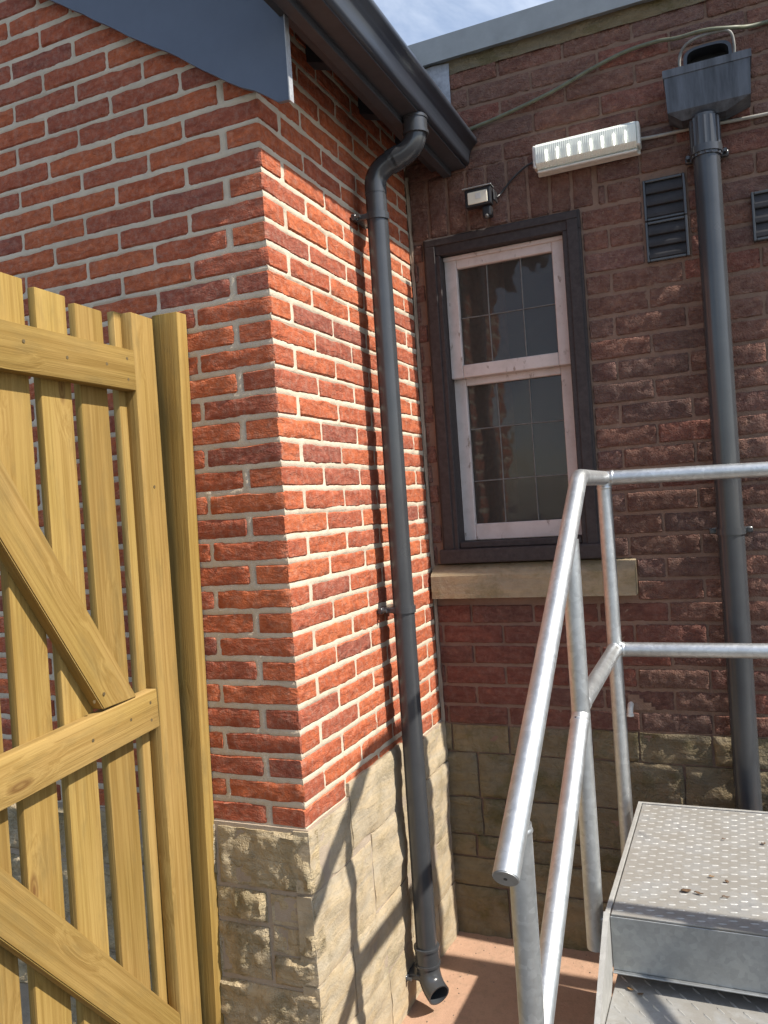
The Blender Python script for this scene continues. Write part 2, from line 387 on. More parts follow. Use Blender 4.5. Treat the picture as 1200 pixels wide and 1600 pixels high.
def sheet(name, fn, u0, u1, v0, v1, step, mat, parent, skip=None):
    nu = max(1, int((u1-u0)/step)); nv = max(1, int((v1-v0)/step)); V = []; Fc = []
    for j in range(nv+1):
        for i in range(nu+1): V.append(fn(u0+(u1-u0)*i/nu, v0+(v1-v0)*j/nv))
    for j in range(nv):
        for i in range(nu):
            if skip and skip(u0+(u1-u0)*(i+.5)/nu, v0+(v1-v0)*(j+.5)/nv): continue
            a = j*(nu+1)+i; Fc.append((a, a+1, a+nu+2, a+nu+1))
    return mesh_obj(name, V, Fc, mat, parent, True)

D = 1.0617            # distance from the corner to the old back wall
ZB = .80              # top of the plinth
CH = .06375           # brick course
PX = .24153           # stretcher pitch
BH, JT = .0515, .0095

# ------------------------------------------------------------------ ground
ground = mesh_obj('ground', [(-40, -40, 0), (40, -40, 0), (40, 40, 0), (-40, 40, 0)], [(0, 1, 2, 3)], 'added_tarmac'); ground['kind'] = 'structure'; ground['label'] = 'unseen dark ground, added to cut bounce light on the walls'  # out of view; made dark to cut light bounced onto the walls
pav = sheet('paving', lambda u, v: (u, v, .004), -.02, 2.6, -.25, D+.03, .5, 'ground', None); pav['kind'] = 'structure'; pav['label'] = 'pinkish sandstone paving at the foot of the walls'
gv = sheet('gravel_strip', lambda u, v: (u, v, .012+.004*fb(u, v, 0, 30)), .34, 2.2, -1.2, .52, .02, 'gravel', None); gv['kind'] = 'structure'

# ------------------------------------------------------------------ red brick extension
ext = empty('brick_extension', (0, 0, 0), 'red brick building corner with buff stone plinth and dark eaves', 'building')
def roofline(x): return 2.715-.67*x
TH = .1107
def behind(d, v, flip):                    # mortar lies deeper where a brick covers it
    k = int((v-ZB)//CH); zr = v-ZB-k*CH; m = .0045
    if not (.0065+m < zr < .0065+BH-m): return 0
    full = (k % 2 == 1) != flip; first = .2315 if full else TH
    if d < first-m: return .007
    q = (d-first-JT) % PX
    return .007 if (d > first+JT and m < q < .232-m) else 0
gable = sheet('gable_wall', lambda u, v: (u, .0021+behind(-u, v, False)+.0011*fb(u, v, 3, 40)+.0012*fb(u, v, 9, 120), v), -1.7, -.0016, ZB-.01, 3.9, .0075, 'mortar', ext, lambda u, v: v > roofline(u)+.14)
side = sheet('side_wall', lambda u, v: (-.0021-behind(u, v, True)-.0011*fb(u, v, 5, 40)-.0012*fb(u, v, 1, 120), u, v), .0016, D+.02, ZB-.01, 3.06, .0075, 'mortar', ext)
parent_origin['gable_wall'] = Vector((0, 0, 0)); parent_origin['side_wall'] = Vector((0, 0, 0))
restg, rests = [], []
for k in range(0, 49):
    z = ZB+k*CH+.0065
    odd = k % 2
    # gable: x runs to the left of the corner
    segs = []
    if odd: segs.append((-.2315, .2315)); e = -.2315-JT
    else: e = -TH-JT                                 # header of the side wall's corner brick
    while e > -1.65: segs.append((e-.232, .232)); e -= PX
    for (x0, L) in segs:
        if z > roofline(x0+L/2)+.10: continue
        me = get_brick('a', L, BH, TH if L < .2318 else .10, 'brick', random.randrange(16))
        p = (x0+random.uniform(-.0015, .0015)*(0 if (odd and x0 > -.24) else 1), random.uniform(-.0007, .0007)*(0 if (odd and x0 > -.24) else 1), z+random.uniform(-.001, .001))
        vis = in_view((x0+L/2, 0, z+.025)) and z < roofline(x0+L/2)+.02
        place_brick(me, p, 0, gable, restg, vis)
    # side wall: y runs away from the corner
    if z < 3.02:
        segs = []
        if not odd: segs.append((0, .2315)); e = .2315+JT
        else: e = TH+JT
        while e < D-.02:
            L = min(.232, D-.012-e); segs.append((e, L)); e += PX
        for (y0, L) in segs:
            if L < .02: continue
            me = get_brick('a', L, BH, TH if y0 == 0 else .10, 'brick', random.randrange(16))
            p = (random.uniform(-.0007, .0007)*(0 if y0 == 0 else 1), y0, z+random.uniform(-.001, .001))
            place_brick(me, p, R(90), side, rests, in_view((0, y0+L/2, z+.025)) and z < 2.95)
flush_rest('hidden_brickwork', restg, 'brick', gable); flush_rest('hidden_brickwork', rests, 'brick', side)

def stone_mesh(name, L, H, T, seed, amp, mat, parent, frame, smooth=True, ch=.008, step=.028, fine=.55, glob=None, split=False):
    """frame(u, d, w): u along the face, d outwards, w up -> world"""
    rg = random.Random(seed); o3 = rg.uniform(0, 50); nu = max(3, int(L/step)); nv = max(3, int(H/step)); V = []; Fc = []
    tilt = rg.uniform(-.5, .5)*amp; tilu = rg.uniform(-.5, .5)*amp; gu, gw = glob or (0, 0)
    if glob: tilt *= .12; tilu *= .12; o3 = 21.7
    for j in range(nv+1):
        for i in range(nu+1):
            a, b = i/nu, j/nv; u, w = L*a, H*b
            e = min(u, L-u, w, H-w); f = min(1, e/(ch*1.6))
            d = amp*(1.0*fb(u+gu, w+gw, o3, 7)+fine*fb(u+gu, w+gw, o3+7, 22))*(f if not glob else .6+.4*f)+(f-1)*ch+(tilt*(2*b-1)+tilu*(2*a-1))*f
            if split: nn = d/amp; d = amp*(.35*nn+.65*round(nn*2.6)/2.6)
            eu = .004*fb(o3, w, 3, 14) if i in (0, nu) else 0; ew = .004*fb(u, o3, 5, 14) if j in (0, nv) else 0
            V.append(frame(u+eu, d, w+ew))
    for j in range(nv):
        for i in range(nu): a = j*(nu+1)+i; Fc.append((a, a+1, a+nu+2, a+nu+1))
    # sides back into the wall
    ring = [i for i in range(nu+1)]+[(j+1)*(nu+1)-1 for j in range(1, nv+1)]+[nv*(nu+1)+i for i in range(nu-1, -1, -1)]+[j*(nu+1) for j in range(nv-1, 0, -1)]
    base = len(V)
    for q in ring:
        i, j = q % (nu+1), q//(nu+1); V.append(frame(L*i/nu, -T, H*j/nv))
    n = len(ring)
    for q in range(n): Fc.append((ring[q], base+q, base+(q+1) % n, ring[(q+1) % n]))
    o = mesh_obj(name, V, Fc, mat, parent, True); o.data.set_sharp_from_angle(angle=R(50)); return o
pl = mesh_obj('stone_plinth', [(-1.7, -.004, -.05), (.0075, -.006, -.05), (.0075, D+.03, -.05), (-1.7, -.006, ZB+.004), (.0075, -.006, ZB+.004), (.0075, D+.03, ZB+.004), (-1.7, .3, ZB+.004), (-.3, .3, ZB+.004)],
              [(0, 1, 4, 3), (1, 2, 5, 4), (3, 4, 5, 7, 6)], 'stone_mortar', ext)
gst = [(-.272, .012, .640, .793), (-.56, -.284, .655, .793), (-.86, -.57, .64, .793), (-1.2, -.87, .65, .793),
       (-.118, .010, .548, .626), (-.118, .014, .472, .540), (-.118, .008, .388, .464), (-.288, -.132, .545, .626), (-.292, -.132, .392, .532), (-.60, -.302, .40, .64), (-.93, -.61, .39, .63), (-1.25, -.94, .40, .63),
       (-.33, .012, .235, .376), (-.70, -.342, .22, .385), (-1.1, -.71, .23, .38), (-.2, .012, .10, .225), (-.52, -.21, .08, .21), (-.9, -.53, .09, .22), (-.28, .01, -.04, .09), (-.7, -.29, -.04, .07), (-1.2, -.71, -.04, .08)]
for i, (x0, x1, z0, z1) in enumerate(gst):
    stone_mesh('stone', x1-x0, z1-z0, .05, 100+i, .0125, 'stone', pl, lambda u, d, w, x0=x0, z0=z0: (x0+u, -.014-d, z0+w), step=.010, fine=.6, ch=.005, split=True)
sst = [(-.012, .232, .640, .800), (.238, .64, .655, .842), (.646, D, .66, .803), (-.014, .355, .402, .632), (.362, .80, .415, .648), (.806, D, .40, .652),
       (-.012, .19, .215, .395), (.197, .62, .205, .408), (.627, D, .20, .393), (-.012, .42, -.03, .208), (.427, .86, -.03, .198), (.867, D, -.03, .193)]
for i, (y0, y1, z0, z1) in enumerate(sst):
    stone_mesh('stone', y1-y0, z1-z0, .05, 300+i, .0120, 'stone_side', pl, lambda u, d, w, y0=y0, z0=z0: (.014+d, y0+u, z0+w), ch=.0030, step=.02, fine=.30, glob=(y0, z0))
# mortar fillet where the two buildings meet
fl = sheet('corner_mortar', lambda u, v: (.001+.006*(1-abs(2*u-1))+.003*fb(u, v, 2, 9)+.010*u, D-.010+.006*u-.003*fb(u, v, 7, 12), v), 0, 1, .8, 2.86, .05, 'stone_mortar', ext)

# eaves: verge panel, fascia, rafter feet, roof
def verge():
    bm = bmesh.new(); pts = [(.118, 2.650)]
    n = 46
    for i in range(n+1):
        x = .095-(1.75)*i/n; w = .0022*math.sin(x*21+1.0)+.0065*fb(x, 0, 0, 8)
        pts.append((x, 2.718-.672*x+w-.012))
    pts[1] = (.085, 2.652)
    top = [(-1.655, 4.35), (.118, 3.12)]
    loop = pts+top
    f0 = [bm.verts.new((x, -.042, z)) for x, z in loop]; f1 = [bm.verts.new((x, -.030, z)) for x, z in loop]
    bm.faces.new(f0); bm.faces.new(f1[::-1])
    for i in range(len(loop)): j = (i+1) % len(loop); bm.faces.new((f0[i], f1[i], f1[j], f0[j]))
    return bm_obj('verge_panel', bm, 'panel', ext)
vp = verge()
box('edge_trim', (.1185, -.046, 2.646), (.1215, -.026, 3.1), 'panel_edge', vp)
box('fascia', (.149, -.26, 2.825), (.1815, D-.004, 2.99), 'board', ext, .002)
box('soffit', (.150, -.26, 2.8440), (.2385, D-.006, 2.8485), 'board', ext, .001)
box('soffit_batten', (.104, -.26, 2.858), (.146, D-.006, 2.888), 'board', ext, .002)
for y in (.02, .30, .66, .98):
    bm = bmesh.new(); pr = [(-.02, 2.945), (.148, 2.892), (.148, 2.99), (-.02, 3.10)]
    a = [bm.verts.new((x, y, z)) for x, z in pr]; b = [bm.verts.new((x, y+.05, z)) for x, z in pr]
    bm.faces.new(a); bm.faces.new(b[::-1])
    for i in range(4): bm.faces.new((a[i], b[i], b[(i+1) % 4], a[(i+1) % 4]))
    bm_obj('rafter_foot', bm, 'board', ext)
bm = bmesh.new(); pr = [(.215, 2.975), (-1.7, 4.25), (-1.7, 4.33), (.225, 3.03)]
a = [bm.verts.new((x, -.27, z)) for x, z in pr]; b = [bm.verts.new((x, D-.002, z)) for x, z in pr]
bm.faces.new(a); bm.faces.new(b[::-1])
for i in range(4): bm.faces.new((a[i], b[i], b[(i+1) % 4], a[(i+1) % 4]))
bm_obj('roof', bm, 'board', ext)

# ------------------------------------------------------------------ old back building
old = empty('old_brick_building', (1.0, D, 0), 'old brown rock-faced brick wall with sash window and grey coping', 'building')
OW = Vector((1.0, D, 0))
X1 = 2.3
def win_open(x, z): return (.052 < x < .634 and 1.38 < z < 2.612) or (.02 < x < .738 and 1.28 < z < 1.392)
bw = sheet('back_wall', lambda u, v: (u, D+.0040+.0030*fb(u, v, 3, 30)+.0014*fb(u, v, 9, 110), v), -.15, X1, .775, 3.26, .010, 'old_mortar', None, lambda u, v: win_open(u, v))
loc_to(bw, old); parent_origin['back_wall'] = Vector((0, 0, 0))
restb = []; OC, OH, OP = .0757, .0635, .2325
def cuts(a, b, holes):
    out = [(a, b)]
    for h0, h1 in holes:
        nx = []
        for p, q in out:
            if h1 <= p or h0 >= q: nx.append((p, q)); continue
            if h0 > p: nx.append((p, h0))
            if h1 < q: nx.append((h1, q))
        out = nx
    return [(p, q) for p, q in out if q-p > .018]
VENTS = [(.842, .984, 2.382, 2.664), (1.165, 1.42, 2.388, 2.552)]
for m in range(0, 32):
    z = .797+m*OC; zc = z+OH/2; holes = []
    if 1.33 < zc+.02 and zc < 2.60: holes.append((.046, .640))
    if 1.262 < zc < 1.375: holes.append((.010, .748))
    if 2.60 <= zc < 2.845: holes.append((-.05, .70))
    for v in VENTS[:1]:
        if v[2]-.02 < zc < v[3]+.02: holes.append((v[0]-.004, v[1]+.004))
    x = (.847 if m % 2 else .7305)-OP*5
    while x < X1-.05:
        for p, q in cuts(max(x, .004), x+OP-.009, holes):
            if q <= p: continue
            L = q-p
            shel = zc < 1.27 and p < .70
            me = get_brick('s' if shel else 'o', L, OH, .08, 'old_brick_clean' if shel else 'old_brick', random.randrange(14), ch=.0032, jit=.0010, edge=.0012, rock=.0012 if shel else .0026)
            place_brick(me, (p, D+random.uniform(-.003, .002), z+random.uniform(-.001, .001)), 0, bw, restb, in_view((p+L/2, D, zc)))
        x += OP
xs = .010; i = 0
while xs < .69:                                              # soldier course over the window
    me = brick_mesh('soldier', .219, .0655, .08, 900+i, ch=.004, jit=.001, edge=.0014, rock=.0015); me.materials.append(MAT['old_brick'])
    o = bpy.data.objects.new('brick', me); COL.objects.link(o); o.parent = bw
    o.location = (xs+.0655, D+random.uniform(-.002, .002), 2.618); o.rotation_euler = (0, R(-90), 0)
    xs += .0757; i += 1
flush_rest('hidden_brickwork', restb, 'old_brick', bw)
opl = mesh_obj('old_plinth', [(-.15, D+.004, -.05), (X1, D+.004, -.05), (X1, D+.004, .80), (-.15, D+.004, .80), (X1, D+.08, .80), (-.15, D+.08, .80)], [(0, 1, 2, 3), (3, 2, 4, 5)], 'old_mortar')
loc_to(opl, old)
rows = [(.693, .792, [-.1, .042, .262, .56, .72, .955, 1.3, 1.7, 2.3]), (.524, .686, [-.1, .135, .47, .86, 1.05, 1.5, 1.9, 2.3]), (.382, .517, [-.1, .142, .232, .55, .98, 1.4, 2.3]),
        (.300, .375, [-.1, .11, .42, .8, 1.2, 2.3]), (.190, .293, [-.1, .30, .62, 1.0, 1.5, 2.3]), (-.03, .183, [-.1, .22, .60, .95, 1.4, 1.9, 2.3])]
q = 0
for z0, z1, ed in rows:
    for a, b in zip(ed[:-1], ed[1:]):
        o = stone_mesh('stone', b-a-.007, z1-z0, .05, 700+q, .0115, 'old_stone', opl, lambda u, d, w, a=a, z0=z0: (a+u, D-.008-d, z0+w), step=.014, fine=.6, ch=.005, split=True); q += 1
# coping and flashing
def prism(name, prof, x0, x1, mat, parent, bev=0):
    bm = bmesh.new(); a = [bm.verts.new((x0, y, z)) for y, z in prof]; b = [bm.verts.new((x1, y, z)) for y, z in prof]
    bm.faces.new(a); bm.faces.new(b[::-1]); n = len(prof)
    for i in range(n): bm.faces.new((a[i], b[i], b[(i+1) % n], a[(i+1) % n]))
    return bm_obj(name, bm, mat, parent)
o = prism('coping', [(D-.035, 3.240), (D-.032, 3.240), (D-.030, 3.246), (D+.30, 3.25), (D+.30, 3.345), (D-.03, 3.332)], -.25, X1, 'coping', None); loc_to(o, old)
o = sheet('coping_bed', lambda u, v: (u, D-.006-.006*fb(u, v, 4, 14), v), .02, X1, 3.195, 3.247, .02, 'mortar_bed' if 'mortar_bed' in MAT else 'old_stone', None); loc_to(o, old)
o = sheet('lead_flashing', lambda u, v: (u, D-.012-.005*fb(u, v, 2, 12), v), .03, .20, 3.02, 3.238, .02, 'lead', None); loc_to(o, old)
# stone window sill
bm = bmesh.new(); prof = [(D-.052, 1.272), (D+.12, 1.272), (D+.12, 1.412), (D+.0, 1.392), (D-.048, 1.362), (D-.052, 1.355)]
o = prism('stone_sill', prof, .012, .745, 'sill_stone', None); bm.free(); loc_to(o, old)
# window : frame > sashes, panes, cames, timber sill
bm = bmesh.new()
add_box(bm, (.054, D-.012, 1.402), (.118, D+.11, 2.545), .003); add_box(bm, (.570, D-.012, 1.402), (.634, D+.11, 2.545), .003)
add_box(bm, (.054, D-.010, 2.5455), (.634, D+.11, 2.612), .003)
add_box(bm, (.062, D-.018, 1.41), (.100, D-.0125, 2.58), .002); add_box(bm, (.588, D-.018, 1.41), (.626, D-.0125, 2.58), .002); add_box(bm, (.062, D-.0175, 2.5805), (.626, D-.0105, 2.606), .002)
wf = bm_obj('window', bm, 'frame', None); loc_to(wf, old); WP = wf
def wpart(o): o.parent = WP; return o
bm = bmesh.new(); add_box(bm, (.046, D-.036, 1.400), (.642, D+.045, 1.452), .006, 2); add_box(bm, (.1185, D-.006, 1.4525), (.5695, D+.06, 1.476), .004)
wpart(bm_obj('timber_sill', bm, 'frame'))
def sash(name, x0, x1, z0, z1, st, tr, br, y0, y1, zc):
    bm = bmesh.new()
    add_box(bm, (x0, y0, z0), (x0+st, y1, z1), .003); add_box(bm, (x1-st, y0, z0), (x1, y1, z1), .003)
    add_box(bm, (x0+st, y0+.001, z1-tr), (x1-st, y1-.001, z1-.0005), .003); add_box(bm, (x0+st, y0+.001, z0+.0005), (x1-st, y1-.001, z0+br), .003)
    return wpart(bm_obj(name, bm, 'sash'))
sash('upper_sash', .1185, .5695, 2.088, 2.544, .047, .048, .048, D+.030, D+.062, 0)
sash('lower_sash', .1135, .5695, 1.477, 2.098, .049, .036, .062, D+.0635, D+.096, 0)
box('glazing_lip', (.119, D+.022, 2.528), (.569, D+.0295, 2.5435), 'sash', WP, .002)
def glaze(xs, zs, y, n):
    for i in range(len(xs)-1):
        for j in range(len(zs)-1):
            a, b, c, d = xs[i]+.0005, xs[i+1]-.0005, zs[j]+.0005, zs[j+1]-.0005
            t = [random.uniform(-.0012, .0012) for _ in range(4)]
            mesh_obj('pane', [(a, y+t[0], c), (b, y+t[1], c), (b, y+t[2], d), (a, y+t[3], d)], [(0, 1, 2, 3)], 'glass', WP)
    for x in xs[1:-1]: tube('came', [(x, y-.001, zs[0]), (x+random.uniform(-.002, .002), y-.001, (zs[0]+zs[-1])/2), (x, y-.001, zs[-1])], .0024, 'came', WP, 8)
    for z in zs[1:-1]: tube('came', [(xs[0], y-.0012, z), (sum(xs)/len(xs), y-.0012, z+random.uniform(-.002, .002)), (xs[-1], y-.0012, z)], .0024, 'came', WP, 8)
glaze([.165, .277, .405, .523], [2.135, 2.312, 2.497], D+.048, 2)
glaze([.162, .277, .401, .521], [1.539, 1.700, 1.897, 2.063], D+.082, 3)
# dark room behind the glass
bm = bmesh.new(); add_box(bm, (-.3, D+.13, 1.2), (1.1, D+1.4, 2.8)); rm = bm_obj('dark_room', bm, 'render'); loc_to(rm, old)
bm2 = bmesh.new(); bm2.from_mesh(rm.data)
bmesh.ops.delete(bm2, geom=[f for f in bm2.faces if f.normal.y < -.9], context='FACES'); bm2.to_mesh(rm.data); bm2.free()
cu = sheet('curtain', lambda u, v: (u, D+.20+.018*math.sin(u*70+.5*math.sin(v*3)), v), .10, .30, 1.35, 2.6, .012, 'curtain', None); loc_to(cu, old)
# repointed patch with a pipe stub
o = sheet('mortar_patch', lambda u, v: (u, D-.0075-.004*fb(u, v, 3, 20), v), .690, .79, .872, .925, .012, 'old_mortar', None, lambda u, v: (u-.69) > .10*(1-(v-.872)/.075)); loc_to(o, old)

# ------------------------------------------------------------------ gutter and downpipe of the extension
gt = empty('gutter', (.24, 0, 2.83), 'dark grey square gutter running along the red brick eaves', 'gutter')
prof = [(1.071-(1.071-x)*1.0184, 1.626+(z-1.626)*1.0184) for x, z in [(.200, 2.905), (.200, 2.836), (.206, 2.830), (.257, 2.830), (.263, 2.833), (.2655, 2.840), (.2665, 2.850), (.2690, 2.862), (.2735, 2.874), (.2800, 2.885), (.2880, 2.894), (.296, 2.900), (.300, 2.905), (.300, 2.913), (.294, 2.915), (.290, 2.909)]]
bm = bmesh.new(); ys = [-.265, D-.008]
inner = [(x-.004 if x > .21 else x+.003, z+.003) for x, z in prof]
rr = [[bm.verts.new((x, y, z)) for x, z in prof] for y in ys]
for i in range(len(prof)-1): bm.faces.new((rr[0][i], rr[0][i+1], rr[1][i+1], rr[1][i]))
g1 = bm_obj('trough', bm, 'gutter', None, 25); md = g1.modifiers.new('s', 'SOLIDIFY'); md.thickness = .003; md.offset = 1
loc_to(g1, gt)
bd_ = tube('highlight_bead', [(.2475, -.265, 2.8555), (.2475, .4, 2.8555), (.2475, D-.008, 2.8555)], .0030, 'panel_edge', None, 8); loc_to(bd_, gt)  # pale strip on the gutter's lower edge, painting in its highlight line
for y in (-.268, D-.008):
    bm = bmesh.new(); v = [bm.verts.new((x, y, z)) for x, z in prof[:-1]]; f = bm.faces.new(v); rx = bmesh.ops.extrude_face_region(bm, geom=[f])
    for e in rx['geom']:
        if isinstance(e, bmesh.types.BMVert): e.co.y += .004
    loc_to(bm_obj('stop_end', bm, 'gutter'), gt)

XP, YP = .0745, .578
dp = empty('downpipe', (XP, YP, 0), 'dark grey round downpipe on the sunlit red brick wall with open shoe', 'downpipe')
PO = Vector((XP, YP, 0))
def dpart(o): loc_to(o, dp); return o
RP = .034
e1 = Vector((.214, .600, 2.752)); e2 = Vector((XP, YP, 2.700))
dpart(tube('pipe', [(XP, YP, .14), (XP, YP, 1.2), (XP, YP, 2.64)], RP, 'pvc'))
d12 = (e2-e1).normalized()
path = arc(e1, e1+Vector((0, 0, .05)), e1+d12*.06, 8)+arc(e2, e2-d12*.06, e2-Vector((0, 0, .05)), 8)
dpart(tube('offset_bend', [e1+Vector((0, 0, .085))]+path+[e2-Vector((0, 0, .075))], RP+.0012, 'pvc', cap=True))
dpart(tube('collar', [e1+Vector((0, 0, .04)), e1+Vector((0, 0, .095))], RP+.005, 'pvc'))
dpart(tube('collar', [e1+Vector((0, 0, .037)), e1+Vector((0, 0, .047))], RP+.0085, 'pvc'))
dpart(tube('collar', [e1+Vector((0, 0, .084)), e1+Vector((0, 0, .091))], RP+.0075, 'pvc'))
dpart(tube('collar', [e1+d12*.055, e1+d12*.085], RP+.004, 'pvc')); dpart(tube('collar', [e2-d12*.075, e2-d12*.055], RP+.004, 'pvc'))
def clip(z, x=XP, y=YP, r=RP, part=dpart, wall='x'):
    bm = bmesh.new(); add_tube(bm, [(x, y, z-.011), (x, y, z+.011)], r+.0045, 24)
    if wall == 'x':
        add_box(bm, (.003, y-.052, z-.010), (.020, y-.026, z+.010), .003); add_box(bm, (.003, y+.026, z-.010), (.020, y+.052, z+.010), .003)
        add_box(bm, (.006, y-.034, z-.0095), (x, y+.034, z+.0095), .003)
        add_tube(bm, [(.012, y-.046, z), (.034, y-.046, z)], .0055, 8)
    else:
        add_box(bm, (x-.034, y, z-.0095), (x+.034, D-.004, z+.0095), .003)
        for s in (-1, 1):
            add_box(bm, (x+s*.030, D-.024, z-.010), (x+s*.066, D-.006, z+.010), .003); add_tube(bm, [(x+s*.056, D-.05, z), (x+s*.056, D-.012, z)], .006, 8)
    part(bm_obj('clip', bm, 'pvc', None, 40))
for z in (2.552, 1.296, .118): clip(z)
dpart(tube('socket', [(XP, YP, .155), (XP, YP, .205)], RP+.005, 'pvc')); dpart(tube('socket', [(XP, YP, .150), (XP, YP, .158)], RP+.008, 'pvc')); dpart(tube('socket', [(XP, YP, .203), (XP, YP, .210)], RP+.008, 'pvc'))
A = Vector((XP, YP, .16)); B = Vector((XP, YP, .098)); dv = Vector((.74, -.58, -.34)).normalized(); Cc = B+dv*.062
bm = bmesh.new(); pth = arc(B, A, B+dv*.045, 8)+[Cc]
ro = add_tube(bm, pth, RP+.003, 24, False); ri = add_tube(bm, pth, RP-.002, 24, False)
for k in range(24): bm.faces.new((ro[-1][k], ro[-1][(k+1) % 24], ri[-1][(k+1) % 24], ri[-1][k]))
dpart(bm_obj('shoe', bm, 'pvc', None, 40))

# ------------------------------------------------------------------ hopper and downpipe of the old wall
X2, Y2, R2 = 1.050, D-.066, .0405
hp = empty('hopper_downpipe', (X2, Y2, 0), 'grey round downpipe under a square rainwater hopper on brown brick wall', 'downpipe')
def hpart(o): loc_to(o, hp); return o
hpart(tube('pipe', [(X2, Y2, .36), (X2, Y2, 1.5), (X2, Y2, 2.80)], R2, 'pvc'))
# ribbed spigot
bm = bmesh.new(); n = 48; ra = [R2+.0045+(.0016 if k % 3 == 0 else -.0006) for k in range(n)]
lo = [bm.verts.new((X2+ra[k]*math.cos(2*math.pi*k/n), Y2+ra[k]*math.sin(2*math.pi*k/n), 2.67)) for k in range(n)]
hi = [bm.verts.new((X2+ra[k]*math.cos(2*math.pi*k/n), Y2+ra[k]*math.sin(2*math.pi*k/n), 2.79)) for k in range(n)]
for k in range(n): bm.faces.new((lo[k], lo[(k+1) % n], hi[(k+1) % n], hi[k]))
bm.faces.new(lo[::-1]); bm.faces.new(hi); hpart(bm_obj('ribbed_spigot', bm, 'pvc'))
clip(2.690, X2, Y2, R2+.004, hpart, 'y'); clip(1.475, X2, Y2, R2, hpart, 'y')
hpart(tube('lower_bend', arc((X2, Y2, .42), (X2, Y2, .56), (X2-.012, Y2-.016, .34), 6)+[(X2-.012, Y2-.016, .1)], R2+.004, 'pvc'))
bm = bmesh.new()
def ringrect(x0, x1, y0, y1, z): return [bm.verts.new(p) for p in ((x0, y0, z), (x1, y0, z), (x1, y1, z), (x0, y1, z))]
r1 = ringrect(.936, 1.196, .950, D-.008, 2.956); r2 = ringrect(.936, 1.196, .950, D-.008, 2.932); r3 = ringrect(.940, 1.192, .953, D-.008, 2.931); r4 = ringrect(.944, 1.188, .957, D-.008, 2.822); r5 = ringrect(.985, 1.115, .978, D-.012, 2.796)
r0 = ringrect(.944, 1.188, .958, D-.016, 2.956); ri_ = ringrect(.944, 1.188, .958, D-.016, 2.86)
seq = [ri_, r0, r1, r2, r3, r4, r5]
for a, b in zip(seq[:-1], seq[1:]):
    for i in range(4): bm.faces.new((a[i], a[(i+1) % 4], b[(i+1) % 4], b[i]))
bm.faces.new(ri_); bm.faces.new(r5[::-1])
hpart(bm_obj('hopper', bm, 'hopper'))
ot = empty('wall_outlet', (1.07, D, 3.0), 'dark oval roof outlet spout above the rainwater hopper', 'outlet')
bm = bmesh.new(); pts = []
for i in range(24):
    a = 2*math.pi*i/24; pts.append((1.072+.072*math.copysign(abs(math.cos(a))**.6, math.cos(a)), 2.986+.044*math.copysign(abs(math.sin(a))**.6, math.sin(a))))
f0 = [bm.verts.new((x, D-.075, z-.006)) for x, z in pts]; f1 = [bm.verts.new((x, D-.004, z)) for x, z in pts]
g0 = [bm.verts.new((1.072+(x-1.072)*.86, D-.075, 2.986+(z-2.986)*.82-.006)) for x, z in pts]; g1_ = [bm.verts.new((1.072+(x-1.072)*.86, D-.004, 2.986+(z-2.986)*.82)) for x, z in pts]
for i in range(24):
    j = (i+1) % 24; bm.faces.new((f0[i], f0[j], f1[j], f1[i])); bm.faces.new((f0[i], g0[i], g0[j], f0[j])); bm.faces.new((g0[i], g1_[i], g1_[j], g0[j]))
loc_to(bm_obj('spout', bm, 'gutter', None, 40), ot)
bm = bmesh.new(); bm.faces.new([bm.verts.new((x, D-.010, z)) for x, z in [(1.072+(x-1.072)*.86, 2.986+(z-2.986)*.82) for x, z in pts]])
loc_to(bm_obj('dark_opening', bm, 'black'), ot)

# ------------------------------------------------------------------ lights, cables, vents on the old wall
bl = empty('bulkhead_light', (.675, D, 2.75), 'long clear bulkhead light with glowing LEDs on brown brick wall', 'wall light')
def lpart(o, e): loc_to(o, e); return o
lpart(box('base', (.502, D-.022, 2.747), (.848, D-.006, 2.850), 'white', None, .006, 2), bl)
bm = bmesh.new(); prof = [(D-.022, 2.752), (D-.060, 2.758), (D-.076, 2.772), (D-.080, 2.800), (D-.076, 2.828), (D-.060, 2.842), (D-.022, 2.846)]
a = [bm.verts.new((.508, y, z)) for y, z in prof]; b = [bm.verts.new((.842, y, z)) for y, z in prof]
for i in range(len(prof)-1): bm.faces.new((a[i], b[i], b[i+1], a[i+1]))
bm.faces.new(a); bm.faces.new(b[::-1]); lpart(bm_obj('diffuser', bm, 'diffuser', None, 35), bl)
for i in range(8):
    x = .547+i*.0375; bm = bmesh.new(); q0 = [bm.verts.new((x+dx, D-.0802, z)) for dx, z in ((-.001, 2.770), (.001, 2.770), (.0034, 2.803), (0, 2.812), (-.0034, 2.803))]; q1 = [bm.verts.new((v.co.x, D-.0830, v.co.z)) for v in q0]
    bm.faces.new(q0); bm.faces.new(q1[::-1])
    for a_ in range(5): bm.faces.new((q0[a_], q1[a_], q1[(a_+1) % 5], q0[(a_+1) % 5]))
    lpart(bm_obj('led', bm, 'led'), bl)
for x in (.503, .847): lpart(box('end_cap', (x-.006, D-.070, 2.760), (x+.006, D-.018, 2.838), 'white', None, .004), bl)
lpart(box('bottom_rail', (.508, D-.062, 2.744), (.842, D-.03, 2.7515), 'white', None, .003), bl)

